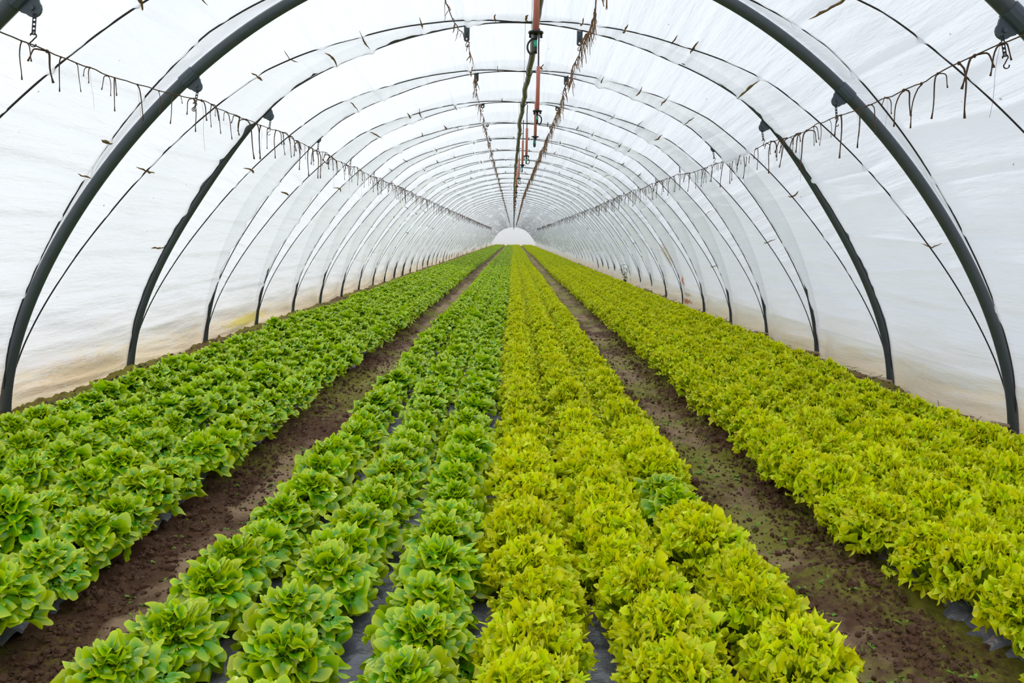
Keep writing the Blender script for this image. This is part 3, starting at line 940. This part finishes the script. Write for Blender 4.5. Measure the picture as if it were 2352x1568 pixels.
def make_heads(kind, mat):
    hi, md, lo = [], [], []
    for k in range(6):
        me = head(kind, 300 + k + (50 if kind == 'oak' else 0), 100 if kind == 'oak' else 175, 60 if kind == 'oak' else 58, 6 if kind == 'oak' else 4).mesh(kind + '_head'); me.materials.append(mat); hi.append(me)
    for k in range(3):
        me = head(kind, 400 + k, 48 if kind == 'oak' else 105, 22 if kind == 'oak' else 24, 3).mesh(kind + '_head_mid'); me.materials.append(mat); md.append(me)
        me = head(kind, 500 + k, 24, 10 if kind == 'oak' else 18, 2).mesh(kind + '_head_far'); me.materials.append(mat); lo.append(me)
    return hi, md, lo


HEADS = {'oak': make_heads('oak', M_OAK), 'fri': make_heads('fri', M_FRILL)}
START = {('c', 0): [1.82, 2.06, 2.30, 2.51, 2.75, 3.02, 3.30], ('c', 1): [1.70, 1.97, 2.20, 2.43, 2.64, 2.88, 3.14], ('c', 2): [1.86, 2.09, 2.33, 2.55, 2.81, 3.03],
         ('c', 3): [1.80, 2.04, 2.34, 2.56, 2.79, 2.98], ('c', 4): [1.87, 2.12, 2.33, 2.58, 2.80, 3.07], ('c', 5): [2.0, 2.26, 2.47, 2.71, 2.93],
         ('r', 0): [1.8, 2.05, 2.30, 2.54, 2.77, 3.02, 3.24], ('l', 0): [1.75, 2.0, 2.25, 2.54, 2.77, 3.0, 3.28, 3.54, 3.80]}
PLANTS = []
rg = np.random.default_rng(99)
for bed, nrow in (('l', 5), ('c', 6), ('r', 5)):
    for i in range(nrow):
        ysl = list(START.get((bed, i), [1.5 + .12 * (i % 2)]))
        while ysl[-1] < 123: ysl.append(ysl[-1] + .248 + rg.normal(0, .012))
        for q, y in enumerate(ysl):
            kind = 'oak' if bed == 'l' or (bed == 'c' and i < 3) else 'fri'
            if bed == 'c' and i == 5 and 3.1 < y < 3.65: kind = 'oak'
            x = row_x(bed, i, y) + rg.normal(0, .012)
            PLANTS.append(dict(bed=bed, row=i, x=x, y=y, kind=kind, rot=rg.uniform(0, 6.28), sc=rg.normal(.94 if kind == 'oak' else 1.03, .05), tz=rg.normal(0, .05)))

LABROW = {('l', 0): 'row beside the path, wall bed', ('l', 1): 'second row off the path, wall bed', ('l', 2): 'middle row, wall bed', ('l', 3): 'fourth row off the path, wall bed', ('l', 4): 'row beside the film, wall bed',
          ('c', 0): 'row beside the path, central bed', ('c', 1): 'second row off the path, central bed', ('c', 2): 'innermost row, central bed', ('c', 3): 'innermost row, central bed', ('c', 4): 'second row off the path, central bed', ('c', 5): 'row beside the path, central bed',
          ('r', 0): 'row beside the path, wall bed', ('r', 1): 'second row off the path, wall bed', ('r', 2): 'middle row, wall bed', ('r', 3): 'fourth row off the path, wall bed', ('r', 4): 'row beside the film, wall bed'}
for kind in ('oak', 'fri'):
    mine = [p for p in PLANTS if p['kind'] == kind]
    inview = []
    for p in mine:
        px, py = proj(p['x'], p['y'], .12)
        r = .14 * F / p['y']
        p['in'] = -r * .75 < px < 2352 + r * .75 and py < 1568 + r * .8
        if p['in']: inview.append(p)
    inview.sort(key=lambda p: p['y']); chosen = inview[:300]
    for p in chosen: p['ind'] = True
    cnt = {}
    for p in chosen:
        key = (p['bed'], p['row'], kind); cnt[key] = cnt.get(key, 0) + 1
        me = HEADS[kind][0][int(rg.integers(6))] if p['y'] < 4.6 else HEADS[kind][1][int(rg.integers(3))]
        o = link('oak_leaf_lettuce' if kind == 'oak' else 'frilled_lettuce', me)
        o.location = (p['x'], p['y'], .022); o.rotation_euler = (p['tz'], rg.normal(0, .05), p['rot']); o.scale = (p['sc'], p['sc'], p['sc'] * rg.normal(1.10, .06))
        nm = 'glossy oak-leaf lettuce' if kind == 'oak' else 'frilled lettuce'
        if kind == 'oak' and p['bed'] == 'c' and p['row'] == 5:
            lab = f'stray glossy oak-leaf lettuce among the frilled ones, {nth(cnt[key])} of the two'
        else:
            lab = f'{nm}, {nth(cnt[key])} from the near end, {LABROW[(p["bed"], p["row"])]}'
        tag(o, lab, 'oak-leaf lettuce' if kind == 'oak' else 'frilled lettuce', 'oak-leaf lettuces' if kind == 'oak' else 'frilled lettuces')
    # the rest of the rows: one object
    rest = [p for p in mine if not p.get('ind')]
    me = bpy.data.meshes.new(kind + '_rest')
    me.from_pydata([(p['x'], p['y'], .022) for p in rest], [], [])
    a = me.attributes.new('vi', 'INT', 'POINT'); a.data.foreach_set('value', np.array([(int(rg.integers(3)) + (0 if p['y'] < 30 else 3)) for p in rest], np.int32))
    a = me.attributes.new('rz', 'FLOAT', 'POINT'); a.data.foreach_set('value', np.array([p['rot'] for p in rest], np.float32))
    a = me.attributes.new('sc', 'FLOAT', 'POINT'); a.data.foreach_set('value', np.array([p['sc'] for p in rest], np.float32))
    o = link('oak_leaf_lettuce_rows' if kind == 'oak' else 'frilled_lettuce_rows', me, M_OAK if kind == 'oak' else M_FRILL)
    tag(o, 'oak-leaf lettuces receding in rows to the far end' if kind == 'oak' else 'frilled lettuces receding in rows to the far end', 'lettuce rows', kind='stuff')
    ng = bpy.data.node_groups.new(kind + '_rows', 'GeometryNodeTree')
    ng.interface.new_socket('Geometry', in_out='INPUT', socket_type='NodeSocketGeometry')
    ng.interface.new_socket('Geometry', in_out='OUTPUT', socket_type='NodeSocketGeometry')
    gi = ng.nodes.new('NodeGroupInput'); go = ng.nodes.new('NodeGroupOutput'); J = ng.nodes.new('GeometryNodeJoinGeometry')

    def named(nm, ty):
        n = ng.nodes.new('GeometryNodeInputNamedAttribute'); n.data_type = ty; n.inputs['Name'].default_value = nm
        return n.outputs[0]
    vi, rz, sc = named('vi', 'INT'), named('rz', 'FLOAT'), named('sc', 'FLOAT')
    cx = ng.nodes.new('ShaderNodeCombineXYZ'); ng.links.new(rz, cx.inputs[2])
    for k, hm in enumerate(HEADS[kind][1] + HEADS[kind][2]):
        src = bpy.data.objects.new(kind + '_source', hm)        # kept out of the scene, only referenced
        oi = ng.nodes.new('GeometryNodeObjectInfo'); oi.inputs['Object'].default_value = src; oi.inputs['As Instance'].default_value = True
        eq = ng.nodes.new('FunctionNodeCompare'); eq.data_type = 'INT'; eq.operation = 'EQUAL'
        ia = [s for s in eq.inputs if s.type == 'INT']; ng.links.new(vi, ia[0]); ia[1].default_value = k
        ip = ng.nodes.new('GeometryNodeInstanceOnPoints')
        ng.links.new(gi.outputs[0], ip.inputs['Points']); ng.links.new(eq.outputs[0], ip.inputs['Selection'])
        ng.links.new(oi.outputs['Geometry'], ip.inputs['Instance']); ng.links.new(cx.outputs[0], ip.inputs['Rotation']); ng.links.new(sc, ip.inputs['Scale'])
        ng.links.new(ip.outputs[0], J.inputs[0])
    ng.links.new(J.outputs[0], go.inputs[0])
    md = o.modifiers.new('rows', 'NODES'); md.node_group = ng

# ------------------------------------------------------------------ weeds, straw, pegs


def blade(rg, L_, w, el, az, n=4):
    v = np.linspace(0, 1, n + 1); e = el - .9 * v; r = np.cumsum(np.r_[0, np.cos(e[1:])]) * L_ / n; z = np.cumsum(np.r_[0, np.sin(e[1:])]) * L_ / n
    ww = w * np.sin(np.clip(v * .9 + .12, 0, 1) * PI) ** .8
    V = np.stack([np.stack([r, s * ww, z + .25 * abs(s) * ww], -1) for s in (-1, 0, 1)], 1).reshape(-1, 3)
    return rot_z(V, az), grid(3, n + 1), np.tile(v[:, None], (1, 3)).ravel()


def plantlets(name, mat, count, posf, size, leaves, seed, label, cat_):
    rg = np.random.default_rng(seed); mb = MB()
    for k in range(count):
        x, y = posf(rg); z = float(soil_h(np.array(x), np.array(y))); s = size * rg.uniform(.45, 1.3)
        for j in range(int(rg.integers(leaves[0], leaves[1]))):
            V, Q, v = blade(rg, s * rg.uniform(.6, 1.1), s * rg.uniform(.16, .30), rg.uniform(.25, 1.2), rg.uniform(0, 6.28))
            mb.add(V + (x, y, z), Q, None, np.c_[v, np.full(len(v), rg.random()), v * 0])
    return tag(mb.build(name, mat), label, cat_, kind='stuff')


def pos_path(rg):
    y = 1.7 + 11 * rg.random() ** 1.5
    return (1.05 + rg.normal(0, .13) if rg.random() < .6 else -1.10 + rg.normal(0, .10)), y


def pos_wall(rg):
    y = 3.8 + 20 * rg.random() ** 1.6
    return (rg.uniform(2.86, 3.16) if rg.random() < .6 else rg.uniform(-3.1, -2.78)), y


plantlets('path_seedlings', M_SEED, 760, pos_path, .026, (2, 5), 15, 'tiny green seedlings sprouting on the muddy paths', 'seedlings')
plantlets('wall_weeds', M_WEED, 900, pos_wall, .036, (3, 7), 16, 'low green weeds on the soil along both film walls', 'weeds')

mb = MB(); rg = np.random.default_rng(23)
for k in range(520):
    y = 3.8 + 18 * rg.random() ** 1.5; x = rg.uniform(2.86, 3.2) if rg.random() < .85 else rg.uniform(-3.15, -2.9)
    z = float(soil_h(np.array(x), np.array(y))) + rg.uniform(.004, .03); L_ = rg.uniform(.04, .22); a = rg.uniform(0, 6.28); e = rg.normal(.08, .25)
    d = np.array([math.cos(a) * math.cos(e), math.sin(a) * math.cos(e), math.sin(e)]) * L_ / 2
    c = np.array([x, y, z]); mb.add(*tube(np.array([c - d, c + (0, 0, rg.uniform(0, .012)), c + d]), rg.uniform(.0018, .0042), 5))
tag(mb.build('straw_litter', M_STRAW), 'dry stalks and straw littered on the soil beside the film', 'straw', kind='stuff')

for n, (dx, rz, lab) in {3: (-.03, .35, 'pale wooden peg at the foot of the thick grey hoop'), 4: (-.09, .55, 'pale wooden peg lying at the foot of the third hoop'), 5: (-.06, .5, 'short wooden peg lying at the foot of the fourth hoop'), 6: (-.05, .4, 'small wooden peg lying at the foot of the fifth hoop')}.items():
    m = MB(); m.add(*tube(np.array([(-.10, 0, .012), (-.097, 0, .012), (0, 0, 0), (.097, 0, -.008), (.10, 0, -.008)]), [.010, .014, .014, .014, .010], 9))
    o = m.build('wooden_peg', M_WOOD); o.location = (3.24 + dx, n * BAY + .0, .05); o.rotation_euler = (0, 0, -rz)
    tag(o, lab, 'peg', 'pegs at the hoop feet')

# the tall weed by the film
m = MB(); rg = np.random.default_rng(8)
st = empty('tall_weed', (3.02, 23.0, 0)); tag(st, 'tall dark green weed standing by the film beyond the rust smears', 'weed')
s = MB()
for k in range(5):
    a = rg.uniform(0, 6.28); v = np.linspace(0, 1, 7); hgt = rg.uniform(.35, .62)
    P = np.c_[.10 * np.cos(a) * v ** 1.3, .10 * np.sin(a) * v ** 1.3, hgt * v]; s.add(*tube(P, .005 * (1 - .7 * v), 5), col=np.array([.2, .4, 0]))
    for j in range(14):
        q = P[1 + j % 6]; V, Q, vv = blade(rg, rg.uniform(.06, .12), .018, rg.uniform(.1, 1), rg.uniform(0, 6.28))
        m.add(V + q, Q, None, np.c_[vv, np.full(len(vv), rg.random()), vv * 0])
s.build('stem', M_WEED, st); m.build('foliage', M_WEED, st)

# fallen bits on the oak-leaf path
for k, (x, y, rz, s_, lab) in enumerate([(-1.05, 3.42, .4, .05, 'pale fallen lettuce leaf lying on the path near the central bed'), (-1.16, 3.62, 2.0, .032, 'small yellowish leaf scrap lying on the path by the wall bed')]):
    rg = np.random.default_rng(60 + k); V, Q, v = blade(rg, s_, s_ * .35, .25, 0); m = MB()
    m.add(V, Q, None, np.c_[v, v * 0 + .9, v * 0]); o = m.build('fallen_leaf', M_SEED)
    o.location = (x, y, float(soil_h(np.array(x), np.array(y))) + .006); o.rotation_euler = (0, 0, rz); tag(o, lab, 'leaf')

# ------------------------------------------------------------------ light
w = bpy.data.worlds.new('world'); SC.world = w; w.use_nodes = True
nt = w.node_tree; nt.nodes.clear()
out = nt.nodes.new('ShaderNodeOutputWorld'); bg = nt.nodes.new('ShaderNodeBackground')
tc = nt.nodes.new('ShaderNodeTexCoord'); sp = nt.nodes.new('ShaderNodeSeparateXYZ'); nt.links.new(tc.outputs['Generated'], sp.inputs[0])
mr = nt.nodes.new('ShaderNodeMapRange'); mr.inputs['From Min'].default_value = -1; mr.inputs['From Max'].default_value = 1; nt.links.new(sp.outputs[2], mr.inputs[0])
c = ramp(nt, mr.outputs[0], [(0.0, (.20, .19, .15)), (.30, (.34, .33, .30)), (.60, (.93, .96, 1.0)), (1.0, (.76, .85, 1.0))])
nt.links.new(c, bg.inputs[0]); bg.inputs[1].default_value = .93; nt.links.new(bg.outputs[0], out.inputs[0])
sl = bpy.data.lights.new('sun', 'SUN'); sl.energy = 1.3; sl.angle = math.radians(4); sl.color = (1.0, .95, .86)
so = bpy.data.objects.new('sun', sl); COL.objects.link(so)
so.rotation_euler = Vector((.52, -.42, -.74)).to_track_quat('-Z', 'Y').to_euler()

vs = SC.view_settings
SC.display_settings.display_device = 'sRGB'
vs.view_transform = 'Standard'; vs.look = 'None'; vs.gamma = 1.0; vs.use_curve_mapping = False; vs.exposure = 0.48
SC.cycles.max_bounces = 7
SC.cycles.diffuse_bounces = 3
SC.cycles.caustics_reflective = False
SC.cycles.caustics_refractive = False
